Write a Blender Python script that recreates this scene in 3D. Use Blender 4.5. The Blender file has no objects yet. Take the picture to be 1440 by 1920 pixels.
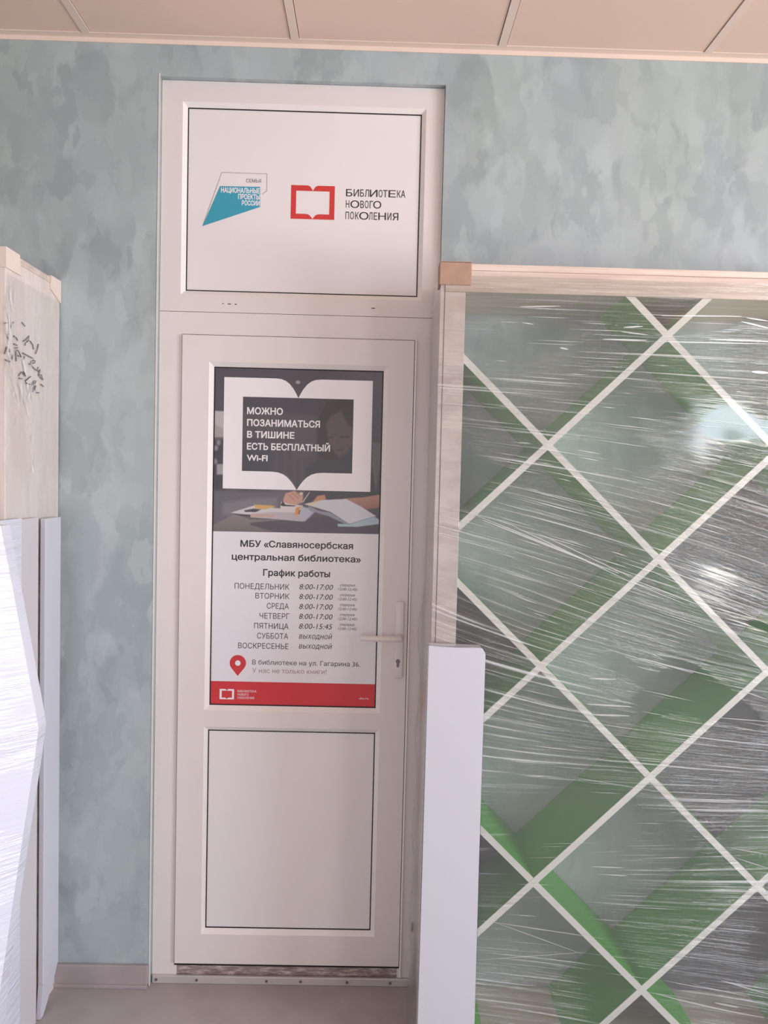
import bpy, bmesh, math, random
import numpy as np
from mathutils import Vector, Matrix
from mathutils.geometry import tessellate_polygon, delaunay_2d_cdt
random.seed(7)
S = bpy.context.scene
COL = S.collection

# ------------------------------------------------------------------ camera
YAW, PITCH, ROLL = math.radians(-0.78395), math.radians(-2.46278), math.radians(-1.39768)
FPX, CAM = 1435.04, Vector((0.0, -2.42, 1.643))
def rot():
    cy, sy, cp, sp, cr, sr = (math.cos(YAW), math.sin(YAW), math.cos(PITCH), math.sin(PITCH), math.cos(ROLL), math.sin(ROLL))
    return (Matrix(((cy, -sy, 0), (sy, cy, 0), (0, 0, 1))) @ Matrix(((1, 0, 0), (0, cp, -sp), (0, sp, cp)))
            @ Matrix(((cr, 0, sr), (0, 1, 0), (-sr, 0, cr))))
RM = rot()
cam_d = bpy.data.cameras.new('camera'); cam = bpy.data.objects.new('camera', cam_d); COL.objects.link(cam)
cam_d.sensor_fit = 'HORIZONTAL'; cam_d.sensor_width = 36.0; cam_d.lens = FPX / 1440 * 36.0
cam_d.clip_start = 0.02
r, f, u = RM.col[0], RM.col[1], RM.col[2]
m4 = Matrix.Identity(4)
for i in range(3):
    m4[i][0], m4[i][1], m4[i][2], m4[i][3] = r[i], u[i], -f[i], CAM[i]
cam.matrix_world = m4
S.camera = cam
def at(px, py, Y=0.0):                     # point of a wall-parallel plane seen at a pixel of the photograph
    d = RM @ Vector(((px - 720) / FPX, 1, (960 - py) / FPX)); return CAM + d * ((Y - CAM.y) / d.y)
def at_side(px, py, X):
    d = RM @ Vector(((px - 720) / FPX, 1, (960 - py) / FPX)); return CAM + d * ((X - CAM.x) / d.x)

# ------------------------------------------------------------------ view, world, lights
S.view_settings.view_transform = 'Standard'; S.view_settings.look = 'None'
S.view_settings.gamma = 1.0; S.view_settings.use_curve_mapping = False
S.view_settings.exposure = -0.50
S.cycles.max_bounces = 7; S.cycles.diffuse_bounces = 4; S.cycles.glossy_bounces = 3; S.cycles.adaptive_threshold = 0.02
def lin(c):
    if isinstance(c, str): c = [int(c[i:i + 2], 16) / 255 for i in (0, 2, 4)]
    return tuple((v / 12.92 if v <= .04045 else ((v + .055) / 1.055) ** 2.4) for v in c) + (1.0,)
W = bpy.data.worlds.new('sky'); S.world = W; W.use_nodes = True
W.node_tree.nodes['Background'].inputs[0].default_value = (0.62, 0.78, 1.0, 1)
W.node_tree.nodes['Background'].inputs[1].default_value = 0.6
XL, XR, YB, ZC, YW = -2.6, 3.9, -5.2, 2.965, -0.02     # room: left, right, rear, ceiling, door wall
def area(name, loc, direction, sx, sy, power, color, spread=180):
    d = bpy.data.lights.new(name, 'AREA'); d.shape = 'RECTANGLE'; d.size = sx; d.size_y = sy
    d.energy = power; d.color = color; d.spread = math.radians(spread)
    o = bpy.data.objects.new(name, d); COL.objects.link(o); o.location = loc
    o.rotation_euler = Vector(direction).to_track_quat('-Z', 'Y').to_euler()
    return o
SKYC, WARM = (0.64, 0.79, 1.0), (1.0, 0.78, 0.58)
# daylight at the window of the right wall and the two windows of the rear wall: blue sky falling in, warm light thrown up from the ground
area('window_daylight', (XR + .06, -2.5, 1.70), (-1, 0, -.35), 2.3, 1.7, 190, SKYC, 150)
area('window_daylight', (XR + .04, -2.5, 1.30), (-1, 0.0, 0.7), 2.0, 0.7, 110, WARM, 150)
area('window_daylight', (3.4, YB - .06, 1.70), (0, 1, -.2), 0.8, 1.7, 42, (.82, .91, 1.0), 160)
area('window_daylight', (3.4, YB - .04, 1.25), (0, 1, 0.8), 0.8, 0.6, 28, WARM, 150)
area('window_daylight', (-0.6, YB - .06, 1.70), (0, 1, -.2), 1.5, 1.7, 20, SKYC, 160)
area('window_daylight', (-0.6, YB - .04, 1.25), (0, 1, 0.8), 1.5, 0.6, 24, WARM, 150)

# ------------------------------------------------------------------ materials
class Nodes:
    def __init__(s, name):
        s.m = bpy.data.materials.new(name); s.m.use_nodes = True; s.t = s.m.node_tree
        s.b = s.t.nodes['Principled BSDF']; s.out = s.t.nodes['Material Output']
    def n(s, kind, **kw):
        o = s.t.nodes.new('ShaderNode' + kind)
        for k, v in kw.items():
            if k in o.inputs: s.set(o.inputs[k], v)
            else: setattr(o, k, v)
        return o
    def set(s, inp, v):
        if hasattr(v, 'is_output') or isinstance(v, bpy.types.NodeSocket): s.t.links.new(v, inp)
        else: inp.default_value = v
    def coords(s, kind='Object', scale=(1, 1, 1), rot=(0, 0, 0), loc=(0, 0, 0)):
        tc = s.n('TexCoord'); mp = s.n('Mapping'); s.t.links.new(tc.outputs[kind], mp.inputs[0])
        mp.inputs['Scale'].default_value = scale; mp.inputs['Rotation'].default_value = rot; mp.inputs['Location'].default_value = loc
        return mp.outputs[0]
    def noise(s, vec, scale, detail=3, rough=.55, dist=0):
        o = s.n('TexNoise'); s.t.links.new(vec, o.inputs['Vector'])
        o.inputs['Scale'].default_value = scale; o.inputs['Detail'].default_value = detail
        o.inputs['Roughness'].default_value = rough; o.inputs['Distortion'].default_value = dist
        return o.outputs[0]
    def ramp(s, fac, stops, interp='LINEAR'):
        o = s.n('ValToRGB'); s.t.links.new(fac, o.inputs[0]); o.color_ramp.interpolation = interp
        e = o.color_ramp.elements
        while len(e) < len(stops): e.new(.5)
        for i, (p, c) in enumerate(stops):
            e[i].position = p; e[i].color = c if isinstance(c, tuple) else (c, c, c, 1)
        return o.outputs[0]
    def mix(s, fac, a, b, blend='MIX'):
        o = s.n('Mix', data_type='RGBA', blend_type=blend)
        s.set(o.inputs[0], fac); s.set(o.inputs[6], a); s.set(o.inputs[7], b); return o.outputs[2]
    def math(s, op, a, b=0.0):
        o = s.n('Math', operation=op); s.set(o.inputs[0], a); s.set(o.inputs[1], b); return o.outputs[0]
    def bump(s, h, strength, dist=.01, normal=None):
        o = s.n('Bump'); s.set(o.inputs['Height'], h); s.set(o.inputs['Strength'], strength); o.inputs['Distance'].default_value = dist
        if normal: s.t.links.new(normal, o.inputs['Normal'])
        return o.outputs[0]
    def p(s, **kw):
        for k, v in kw.items(): s.set(s.b.inputs[k.replace('_', ' ')], v)
        return s.m
def plain(name, c, rough=.5, spec=.5, metal=0.0, mottle=.05, scale=14, bumps=0.0):
    k = Nodes(name); v = k.coords()
    n = k.noise(v, scale, 4)
    c = lin(c); d = tuple(max(0, x * (1 - mottle)) for x in c[:3]) + (1,); e = tuple(min(1, x * (1 + mottle)) for x in c[:3]) + (1,)
    k.p(Base_Color=k.ramp(n, [(.3, d), (.7, e)]), Roughness=rough, Metallic=metal)
    k.b.inputs['Specular IOR Level'].default_value = spec
    if bumps: k.p(Normal=k.bump(k.noise(v, scale * 12, 3), bumps, .002))
    return k.m
M = {}
# silky decorative plaster: overlapping trowel strokes, each with its own tone and a slight tilt of its pearly face
k = Nodes('silk_plaster'); v = k.coords(scale=(1.25, 1.25, .72))
def warp(amount, sc):
    wob = k.n('TexNoise'); k.t.links.new(v, wob.inputs['Vector']); wob.inputs['Scale'].default_value = sc; wob.inputs['Detail'].default_value = 5
    vv = k.n('VectorMath', operation='MULTIPLY_ADD'); k.t.links.new(wob.outputs[1], vv.inputs[0]); vv.inputs[1].default_value = (amount,) * 3; k.t.links.new(v, vv.inputs[2]); return vv.outputs[0]
w1, w2 = warp(.26, 7), warp(.18, 14)
def cells(vec, sc, rotz):
    mp = k.n('Mapping'); k.t.links.new(vec, mp.inputs[0]); mp.inputs['Rotation'].default_value = (0, rotz, 0)
    o = k.n('TexVoronoi'); k.t.links.new(mp.outputs[0], o.inputs['Vector']); o.inputs['Scale'].default_value = sc; o.feature = 'SMOOTH_F1'; o.inputs['Smoothness'].default_value = .3; return o
va, vb = cells(w1, 7.5, .35), cells(w2, 14, -.5)
def first(o): q = k.n('SeparateColor'); k.t.links.new(o.outputs['Color'], q.inputs[0]); return q.outputs[0]
soft = k.noise(w1, 5.5, 3)
stroke = k.math('ADD', k.math('ADD', k.math('MULTIPLY', first(va), .34), k.math('MULTIPLY', first(vb), .26)), k.math('MULTIPLY', soft, .42))
stroke = k.ramp(stroke, [(.30, 0.0), (.50, .55), (.58, .75), (.72, 1.0)])
big = k.ramp(k.noise(v, 1.6, 2), [(.3, 0.0), (.7, 1.0)])
ca = k.mix(big, lin('9fadac'), lin('a0acb2')); cb = k.mix(big, lin('acb8b5'), lin('acb7bc'))
k.p(Base_Color=k.mix(stroke, ca, cb), Roughness=k.ramp(stroke, [(0, .60), (1, .42)]))
k.b.inputs['Specular IOR Level'].default_value = .6
geo = k.n('NewGeometry'); tilt = k.n('VectorMath', operation='MULTIPLY_ADD'); k.t.links.new(va.outputs['Color'], tilt.inputs[0]); tilt.inputs[1].default_value = (.16,) * 3; tilt.inputs[2].default_value = (-.08,) * 3
tl2 = k.n('VectorMath', operation='MULTIPLY_ADD'); k.t.links.new(vb.outputs['Color'], tl2.inputs[0]); tl2.inputs[1].default_value = (.12,) * 3; k.t.links.new(tilt.outputs[0], tl2.inputs[2])
tl3 = k.n('VectorMath', operation='ADD'); k.t.links.new(tl2.outputs[0], tl3.inputs[0]); tl3.inputs[1].default_value = (-.06,) * 3
ad = k.n('VectorMath', operation='ADD'); k.t.links.new(geo.outputs['Normal'], ad.inputs[0]); k.t.links.new(tl3.outputs[0], ad.inputs[1])
nm = k.n('VectorMath', operation='NORMALIZE'); k.t.links.new(ad.outputs[0], nm.inputs[0])
fine = k.noise(w1, 120, 3)
k.p(Normal=k.bump(k.math('ADD', k.math('MULTIPLY', stroke, .4), k.math('MULTIPLY', fine, .12)), .3, .003, nm.outputs[0]))
M['plaster'] = k.m
M['paint'] = plain('wall_paint', 'b4b9b8', .6)
M['pvc'] = plain('white_plastic', 'e6dedb', .34, .5, mottle=.02, scale=5)
M['pvc_panel'] = plain('white_panel_film', 'ece6e6', .30, .5, mottle=.015, scale=3)
M['bead'] = plain('bead_plastic', 'f0eae6', .35, mottle=.02)
M['gasket'] = plain('black_gasket', '1a181b', .6)
M['dirt'] = k = None
k = Nodes('dirty_threshold'); v = k.coords()
d = k.ramp(k.noise(k.coords(scale=(6, 1, 30)), 3, 5, .7), [(.38, lin('cfc3be')), (.5, lin('9b8986')), (.66, lin('77645f'))])
M['dirt'] = k.p(Base_Color=d, Roughness=.6)
M['alu'] = plain('aluminium_strip', 'c9c2bf', .4, .5, .25)
M['screw'] = plain('screw_steel', '8a8582', .4, .5, .8)
M['steel'] = plain('lock_steel', '77757a', .35, .5, .9)
M['dark'] = plain('dark_slot', '2b292c', .7)
M['tile'] = plain('ceiling_tile_paint', 'ead0c0', .55, .3, mottle=.02, scale=2)
M['rail'] = plain('ceiling_rail_paint', 'ecd8ca', .45, .4, mottle=.02)
M['floor'] = plain('linoleum', 'aaa09e', .55, .4, mottle=.10, scale=6, bumps=.06)
M['base'] = plain('baseboard_plastic', 'a59a9b', .45, mottle=.08, scale=9)
def film_coat(k, vec_scale, strength, tilt=0.0, rough=.16, weight=.9):
    h = k.noise(k.coords(scale=vec_scale, rot=(0, tilt, 0)), 1.0, 4, .6, .4)
    patch = k.ramp(k.noise(k.coords(), 3.2, 2), [(.42, .12), (.62, 1.0)])
    k.p(Coat_Weight=weight, Coat_Roughness=rough, Coat_Normal=k.bump(h, k.math('MULTIPLY', patch, strength), .012))
def wood(name, a, b, grain, coat=None):
    k = Nodes(name); g = k.noise(k.coords(scale=grain), 1.0, 5, .62, .5); g2 = k.noise(k.coords(scale=tuple(x * .25 for x in grain)), 1.0, 2)
    c = k.mix(k.ramp(g, [(.40, 0.0), (.62, 1.0)]), lin(a), lin(b))
    c = k.mix(k.ramp(g2, [(.4, 0.0), (.75, .5)]), c, lin('e6d8cd'))
    k.p(Base_Color=c, Roughness=.45)
    if coat: film_coat(k, *coat)
    return k.m
M['wood_beam'] = wood('bleached_oak_beam', 'cdb6a8', 'e6d3c6', (2.5, 30, 60), ((2, 30, 120), .30))
M['wood_post'] = wood('bleached_oak_post', 'cdbab4', 'e2d4ce', (9, 30, 22), ((4, 30, 150), .22))
M['wood_side'] = wood('bleached_oak_side', 'dfcdc3', 'f0e3db', (40, 14, 1.6), ((20, 14, 10), .55, 0, .12))
M['cardboard'] = plain('brown_cardboard', 'b2937f', .8, .2, mottle=.06, scale=30, bumps=.15)
M['card_pale'] = plain('pale_cardboard', 'e6d6ca', .7, .2, mottle=.03, scale=20)
M['dark_grey'] = plain('dark_grey_sheet', '5f6268', .5, .4, mottle=.04)
M['lattice_edge'] = plain('cream_edge_banding', 'ebe9e2', .4, mottle=.03, scale=30)
M['green'] = plain('green_laminate', '4fb634', .42, .4, mottle=.04, scale=4)
k = Nodes('film_wrapped_white'); k.p(Base_Color=lin('dcdeea'), Roughness=.4)
h = k.noise(k.coords(scale=(3.0, 3.0, 75)), 1.0, 4, .6, .3); patch = k.ramp(k.noise(k.coords(scale=(1, 1, 2.2)), 2.6, 2), [(.36, .15), (.55, 1.0)])
nb = k.bump(h, k.math('MULTIPLY', patch, .8), .018)
k.p(Coat_Weight=.9, Coat_Roughness=.18, Coat_Normal=nb, Normal=k.bump(h, k.math('MULTIPLY', patch, .6), .011)); M['wrap_white'] = k.m
k = Nodes('film_wrapped_grey'); k.p(Base_Color=lin('cdc7c9'), Roughness=.45); film_coat(k, (30, 30, 30), .12, .6, .3, .5); M['wrap_grey'] = k.m
k = Nodes('white_board'); k.p(Base_Color=lin('ccccd4'), Roughness=.4)
h = k.noise(k.coords(scale=(4.0, 4.0, 110), rot=(0, .05, 0)), 1.0, 3, .6, .3); patch = k.ramp(k.noise(k.coords(loc=(3, 1, .4)), 3.4, 2), [(.48, .02), (.62, 1.0)])
k.p(Coat_Weight=.7, Coat_Roughness=.25, Coat_Normal=k.bump(h, k.math('MULTIPLY', patch, .3), .01)); M['board'] = k.m
M['ink'] = plain('marker_ink', '77706f', .6, .2)
# stretch film stretched in the air
def film(name, scale, gloss, veil, strength, rough=.10, rim=.8, haze=.035):
    k = Nodes(name); uv = k.coords('UV')
    mp = k.n('Mapping'); k.t.links.new(uv, mp.inputs[0]); mp.inputs['Scale'].default_value = scale
    mq = k.n('Mapping'); k.t.links.new(uv, mq.inputs[0]); mq.inputs['Scale'].default_value = (scale[0] * .6, scale[1] * .42, 1); mq.inputs['Location'].default_value = (7, 3, 0)
    a = k.noise(mp.outputs[0], 1.0, 4, .62, .25); b = k.noise(mq.outputs[0], 1.0, 2, .5, .2)
    pm = k.n('Mapping'); k.t.links.new(uv, pm.inputs[0]); pm.inputs['Scale'].default_value = (2.0, 4.2, 1); pm.inputs['Location'].default_value = (1.3, .9, 0)
    patch = k.ramp(k.noise(pm.outputs[0], 1.0, 2, .5), [(.40, 0.0), (.56, 1.0)])
    h = k.math('ADD', k.math('MULTIPLY', a, .6), k.math('MULTIPLY', b, .8))
    nrm = k.bump(h, k.math('MULTIPLY', patch, strength), .012)
    tr = k.n('BsdfTransparent'); tr.inputs[0].default_value = (.95, .96, .955, 1)
    gl = k.n('BsdfGlossy'); gl.inputs['Roughness'].default_value = rough; k.t.links.new(nrm, gl.inputs['Normal'])
    lw = k.n('LayerWeight'); lw.inputs[0].default_value = .12; k.t.links.new(nrm, lw.inputs['Normal'])
    fac = k.math('ADD', k.math('MULTIPLY', lw.outputs[0], rim), gloss)
    m1 = k.n('MixShader'); k.set(m1.inputs[0], fac); k.t.links.new(tr.outputs[0], m1.inputs[1]); k.t.links.new(gl.outputs[0], m1.inputs[2])
    df = k.n('BsdfDiffuse'); df.inputs[0].default_value = (.86, .88, .87, 1)
    line = k.math('MULTIPLY', k.ramp(a, [(.55, 0.0), (.70, 1.0)]), k.math('MULTIPLY', patch, veil))
    m2 = k.n('MixShader'); k.set(m2.inputs[0], k.math('ADD', line, haze)); k.t.links.new(m1.outputs[0], m2.inputs[1]); k.t.links.new(df.outputs[0], m2.inputs[2])
    k.t.links.new(m2.outputs[0], k.out.inputs[0]); return k.m
M['film'] = film('clear_stretch_film', (1.5, 125, 1), .11, .5, 1.0, .07, .8, .06)
M['film_side'] = film('slack_stretch_film', (8, 9, 1), .03, .05, .8, .3, .25)
k = Nodes('film_fold'); tr = k.n('BsdfTransparent'); df = k.n('BsdfGlossy'); df.inputs['Roughness'].default_value = .45; df.inputs[0].default_value = (.95, .96, .96, 1)
dd = k.n('BsdfDiffuse'); dd.inputs[0].default_value = (.9, .9, .9, 1)
mm = k.n('MixShader'); mm.inputs[0].default_value = .5; k.t.links.new(df.outputs[0], mm.inputs[1]); k.t.links.new(dd.outputs[0], mm.inputs[2])
ms = k.n('MixShader'); ms.inputs[0].default_value = .55; k.t.links.new(tr.outputs[0], ms.inputs[1]); k.t.links.new(mm.outputs[0], ms.inputs[2]); k.t.links.new(ms.outputs[0], k.out.inputs[0])
M['fold'] = k.m  # shared by the folds and the white glint slivers on the cabinet film
M['paper'] = plain('poster_paper', 'e9e5ea', .38, .4, mottle=.01)
M['p_white'] = plain('print_white', 'f3eff2', .38, mottle=.01)
M['p_red'] = plain('print_red', 'd0383f', .4, mottle=.03, scale=9)
M['p_redlogo'] = plain('sticker_red', 'd23c3a', .4, mottle=.03)
M['p_black'] = plain('print_black', '2c2a2e', .4, mottle=.02)
M['p_grey'] = plain('print_grey', '8d8890', .4, mottle=.02)
M['p_rose'] = plain('print_rose_grey', 'a08a90', .4, mottle=.02)
M['p_teal'] = plain('sticker_teal', '3b9fb8', .4, mottle=.03)
k = Nodes('poster_photo_print'); at_ = k.n('VertexColor'); at_.layer_name = 'print'
M['photo'] = k.p(Base_Color=at_.outputs[0], Roughness=.38)

# ------------------------------------------------------------------ object helpers
def link(name, mesh, mat=None, parent=None, loc=(0, 0, 0)):
    o = bpy.data.objects.new(name, mesh); COL.objects.link(o)
    for m in (mat if isinstance(mat, (list, tuple)) else [mat]):
        if m is not None: mesh.materials.append(M[m] if isinstance(m, str) else m)
    if parent: o.parent = parent
    o.location = loc
    return o
def build(name, bm, mat=None, parent=None, smooth=False):
    me = bpy.data.meshes.new(name); bmesh.ops.recalc_face_normals(bm, faces=bm.faces[:])
    bm.to_mesh(me); bm.free()
    if smooth: me.shade_smooth()
    return link(name, me, mat, parent)
def box(bm, x0, x1, y0, y1, z0, z1, bev=0.0, mi=0):
    vs = [bm.verts.new((x, y, z)) for z in (z0, z1) for y in (y0, y1) for x in (x0, x1)]
    fs = [bm.faces.new([vs[i] for i in q]) for q in ((0, 2, 3, 1), (4, 5, 7, 6), (0, 1, 5, 4), (2, 6, 7, 3), (0, 4, 6, 2), (1, 3, 7, 5))]
    for q in fs: q.material_index = mi
    if bev:
        es = list({e for q in fs for e in q.edges})
        bmesh.ops.bevel(bm, geom=es, offset=bev, segments=2, affect='EDGES', profile=.5)
    return bm
def prism(bm, pts, y0, y1, mi=0):
    """outline in x,z extruded from y0 (towards the room) to y1"""
    tris = tessellate_polygon([[Vector((x, z, 0)) for x, z in pts]])
    a = [bm.verts.new((x, y0, z)) for x, z in pts]; b = [bm.verts.new((x, y1, z)) for x, z in pts]
    for t in tris:
        for vs in ([a[i] for i in t], [b[i] for i in reversed(t)]):
            try: bm.faces.new(vs).material_index = mi
            except ValueError: pass
    n = len(pts)
    for i in range(n): bm.faces.new((a[i], a[(i + 1) % n], b[(i + 1) % n], b[i])).material_index = mi
    return bm
def ring(bm, o, i, yo, yi, yb, mi=0):
    """frame between outer rect o and inner rect i (x0,x1,z0,z1); front face runs from yo at the outside to yi inside, back at yb"""
    def rc(q, y): return [bm.verts.new(p) for p in ((q[0], y, q[2]), (q[1], y, q[2]), (q[1], y, q[3]), (q[0], y, q[3]))]
    A, B, C2, D2 = rc(o, yo), rc(i, yi), rc(i, yb), rc(o, yb)
    for P, Q in ((A, B), (B, C2), (C2, D2), (D2, A)):
        for j in range(4): bm.faces.new((P[j], P[(j + 1) % 4], Q[(j + 1) % 4], Q[j])).material_index = mi
    return bm
def tube(bm, pts, rad, seg=8, mi=0):
    rings = []
    for i, p in enumerate(pts):
        p = Vector(p); t = (Vector(pts[min(i + 1, len(pts) - 1)]) - Vector(pts[max(i - 1, 0)])).normalized()
        a = t.cross(Vector((0, 0, 1)) if abs(t.z) < .9 else Vector((1, 0, 0))).normalized(); b = t.cross(a)
        rr = rad[i] if isinstance(rad, (list, tuple)) else rad
        rings.append([bm.verts.new(p + (a * math.cos(2 * math.pi * j / seg) + b * math.sin(2 * math.pi * j / seg)) * rr) for j in range(seg)])
    for A, B in zip(rings, rings[1:]):
        for j in range(seg): bm.faces.new((A[j], A[(j + 1) % seg], B[(j + 1) % seg], B[j])).material_index = mi
    bm.faces.new(rings[0]).material_index = mi; bm.faces.new(rings[-1][::-1]).material_index = mi
    return bm
def ngon(cx, cz, rx, rz, n=24, a0=0.0): return [(cx + rx * math.cos(a0 + 2 * math.pi * i / n), cz + rz * math.sin(a0 + 2 * math.pi * i / n)) for i in range(n)]
def tag(o, label=None, cat=None, group=None, kind=None):
    for kk, v in (('label', label), ('category', cat), ('group', group), ('kind', kind)):
        if v: o[kk] = v
    return o
def empty(name, loc): o = bpy.data.objects.new(name, None); COL.objects.link(o); o.location = loc; o.empty_display_size = .05; return o
def rebase(o):                      # shifts the mesh of a child so that it keeps its place under a moved parent
    o.matrix_parent_inverse = Matrix.Translation(-o.parent.location)
def structure(o): return tag(o, kind='structure')

# ------------------------------------------------------------------ room shell
FL, FR, FT = -.6826, .1907, 2.8548                     # opening of the door in the wall
bm = bmesh.new()
box(bm, XL, FL, YW, .12, 0, ZC + .1); box(bm, FR, XR, YW, .12, 0, ZC + .1); box(bm, FL, FR, YW, .12, FT, ZC + .1)
structure(build('wall_back', bm, 'plaster'))
structure(build('floor', box(bmesh.new(), XL - .15, XR + .15, YB - .15, .12, -.06, 0), 'floor'))
structure(build('wall_left', box(bmesh.new(), XL - .12, XL, YB - .12, .12, 0, ZC + .1), 'paint'))
bm = bmesh.new()                                        # right wall with a window opening
box(bm, XR, XR + .12, YB, -3.7, 0, ZC + .1); box(bm, XR, XR + .12, -1.3, .12, 0, ZC + .1)
box(bm, XR, XR + .12, -3.7, -1.3, 0, .82); box(bm, XR, XR + .12, -3.7, -1.3, 2.58, ZC + .1)
structure(build('wall_right', bm, 'paint'))
bm = bmesh.new()                                        # rear wall with two window openings
for a, b, z0, z1 in ((XL, -1.4, 0, ZC), (.2, 2.98, 0, ZC), (3.82, XR + .12, 0, ZC), (-1.4, .2, 0, .82), (-1.4, .2, 2.58, ZC), (2.98, 3.82, 0, .82), (2.98, 3.82, 2.58, ZC)):
    box(bm, a, b, YB - .12, YB, z0, z1 + (.1 if z1 == ZC else 0))
structure(build('wall_rear', bm, 'paint'))
def window(n, lo, hi, fixed, axis):
    bm = bmesh.new()
    def bar(a0, a1, z0, z1):
        if axis == 'x': box(bm, a0, a1, fixed - .06, fixed - .01, z0, z1)
        else: box(bm, fixed + .01, fixed + .055, a0, a1, z0, z1)
    bar(lo, lo + .06, .82, 2.58); bar(hi - .06, hi, .82, 2.58); bar(lo, hi, .82, .88); bar(lo, hi, 2.52, 2.58); bar((lo + hi) / 2 - .04, (lo + hi) / 2 + .04, .82, 2.58)
    structure(build('window_%d' % n, bm, 'pvc'))
window(1, -3.7, -1.3, XR, 'y'); window(2, 2.98, 3.82, YB, 'x'); window(3, -1.4, .2, YB, 'x')
# suspended ceiling: slab, tiles with dark joints, rails
ceil = structure(build('ceiling', box(bmesh.new(), XL - .15, XR + .15, YB - .15, .12, ZC + .012, ZC + .1), 'gasket'))
T0, TP = -.2708, .6275
tile_me = None
for i in range(-4, 7):
    for j in range(0, 9):
        x0 = T0 + i * TP; x1 = x0 + TP; ya = -.035 - j * TP; yb = ya - TP
        if x1 < XL or x0 > XR or yb < YB - .6: continue
        if tile_me is None:
            b = bmesh.new(); box(b, .0145, TP - .0145, -TP + .0145, -.0, -.001, .012)
            tile = build('ceiling_tile', b, 'tile', ceil); tile_me = tile.data
        else:
            tile = tile_me and bpy.data.objects.new('ceiling_tile', tile_me); COL.objects.link(tile); tile.parent = ceil
        tile.location = (x0, ya, ZC)
for i in range(-4, 7):
    b = bmesh.new(); box(b, -.0122, .0122, YB, -.045, -.004, .010); o = build('ceiling_rail', b, 'rail', ceil); o.location = (T0 + i * TP, 0, ZC)
for j in range(1, 8):
    b = bmesh.new(); box(b, XL, XR, -.0122, .0122, -.0035, .009); o = build('ceiling_rail', b, 'rail', ceil); o.location = (0, -.0276 - j * TP, ZC)
bm = bmesh.new(); box(bm, XL, XR, -.048, -.0205, ZC - .003, ZC + .011); box(bm, XL, XR, -.0235, -.0203, ZC - .016, ZC - .003)
structure(build('trim_1', bm, 'rail'))
bm = bmesh.new(); box(bm, XL, FL - .004, -.034, -.0203, 0, .072, .003); box(bm, XL, FL - .004, -.041, -.0203, 0, .012, .002)
structure(build('baseboard_left', bm, 'base'))
bm = bmesh.new(); box(bm, FL - .0035, FL + .0005, -.0215, -.0203, .0, FT + .009)
structure(build('trim_2', bm, 'pvc'))                  # corner bead along the left edge of the opening

# ------------------------------------------------------------------ door
LL, LR, LB, LT = -.609, .1172, .0673, 2.0788
ZM = 2.150
door = structure(empty('door_1', (0, 0, 0))); door['label'] = 'white plastic door with a transom panel above, set in the green plaster wall'
PL, PR, PB, PT = -.6043, .1214, 2.2167, 2.7784
bm = bmesh.new(); e = .013
ring(bm, (FL + .001, FR - .001, ZM + .0008, FT - .001), (PL - e, PR + e, PB - e, PT + e), 0, 0, .06)
for v in bm.verts: pass
build('transom_frame', bm, 'pvc', door)
bm = bmesh.new(); ring(bm, (PL - e, PR + e, PB - e, PT + e), (PL, PR, PB, PT), .0, .011, .03); build('glazing_bead', bm, 'bead', door)
bm = bmesh.new(); ring(bm, (PL - .001, PR + .001, PB - .001, PT + .001), (PL + .0034, PR - .0034, PB + .0034, PT - .0034), .0112, .0112, .03); build('gasket', bm, 'gasket', door)
build('transom_panel', box(bmesh.new(), PL, PR, .0125, .026, PB, PT), 'pvc_panel', door)
# lower frame, three sided
bm = bmesh.new()
prism(bm, [(FL + .001, 0.0), (LL + .006, 0.0), (LL + .006, LT - .006), (LR - .006, LT - .006), (LR - .006, 0.0), (FR - .001, 0.0), (FR - .001, ZM - .0008), (FL + .001, ZM - .0008)], 0, .06)
build('door_frame', bm, 'pvc', door)
# small drill marks on the transom bar
bm = bmesh.new()
for px, py, w in ((430, 570, 6), (442, 570.5, 4), (700, 578, 7), (418, 569, 2)):
    a = at(px, py, -.0004); box(bm, a.x - w * .0008, a.x + w * .0008, -.0006, .002, a.z - .0012, a.z + .0012)
build('drill_mark', bm, 'dark', door)
# threshold
build('threshold', box(bmesh.new(), LL - .002, LR + .002, .004, .06, .0, LB - .004), 'dirt', door)
bm = bmesh.new(); box(bm, FL + .004, FR - .02, -.010, -.0005, .0005, .026, .002); ts = build('threshold_strip', bm, 'alu', door)
for sx in (-.665, -.535, -.31, -.20, -.05, .09):
    bm = bmesh.new(); prism(bm, ngon(sx, .013, .0045, .0045, 12), -.0115, -.009); build('screw', bm, 'screw', ts)
# leaf
QL, QR, QB, QT = -.5098, .0217, .9091, 1.9822
SL, SR, SB, ST = -.5126, .0222, .1791, .8291
YL = -.009; e = .014
leaf = None
bm = bmesh.new()
g = .0016
for x0, x1, z0, z1 in ((LL + g, QL - e, LB, LT - g), (QR + e, LR - g, LB, LT - g), (QL - e, QR + e, QT + e, LT - g), (QL - e, QR + e, ST + e, QB - e), (QL - e, QR + e, LB, SB - e)):
    box(bm, x0, x1, YL, .05, z0, z1)
leaf = build('door_leaf', bm, 'pvc', door)
bm = bmesh.new(); ring(bm, (LL - .0014, LR + .0004, LB - .011, LT + .0014), (LL + g, LR - g, LB, LT - g), -.0006, -.0012, .004); build('leaf_seal', bm, 'gasket', leaf)
bm = bmesh.new(); box(bm, LR + .0005, LR + .0065, -.0105, -.0003, .03, LT + .004, .001); build('stop_bead', bm, 'bead', door)
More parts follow.
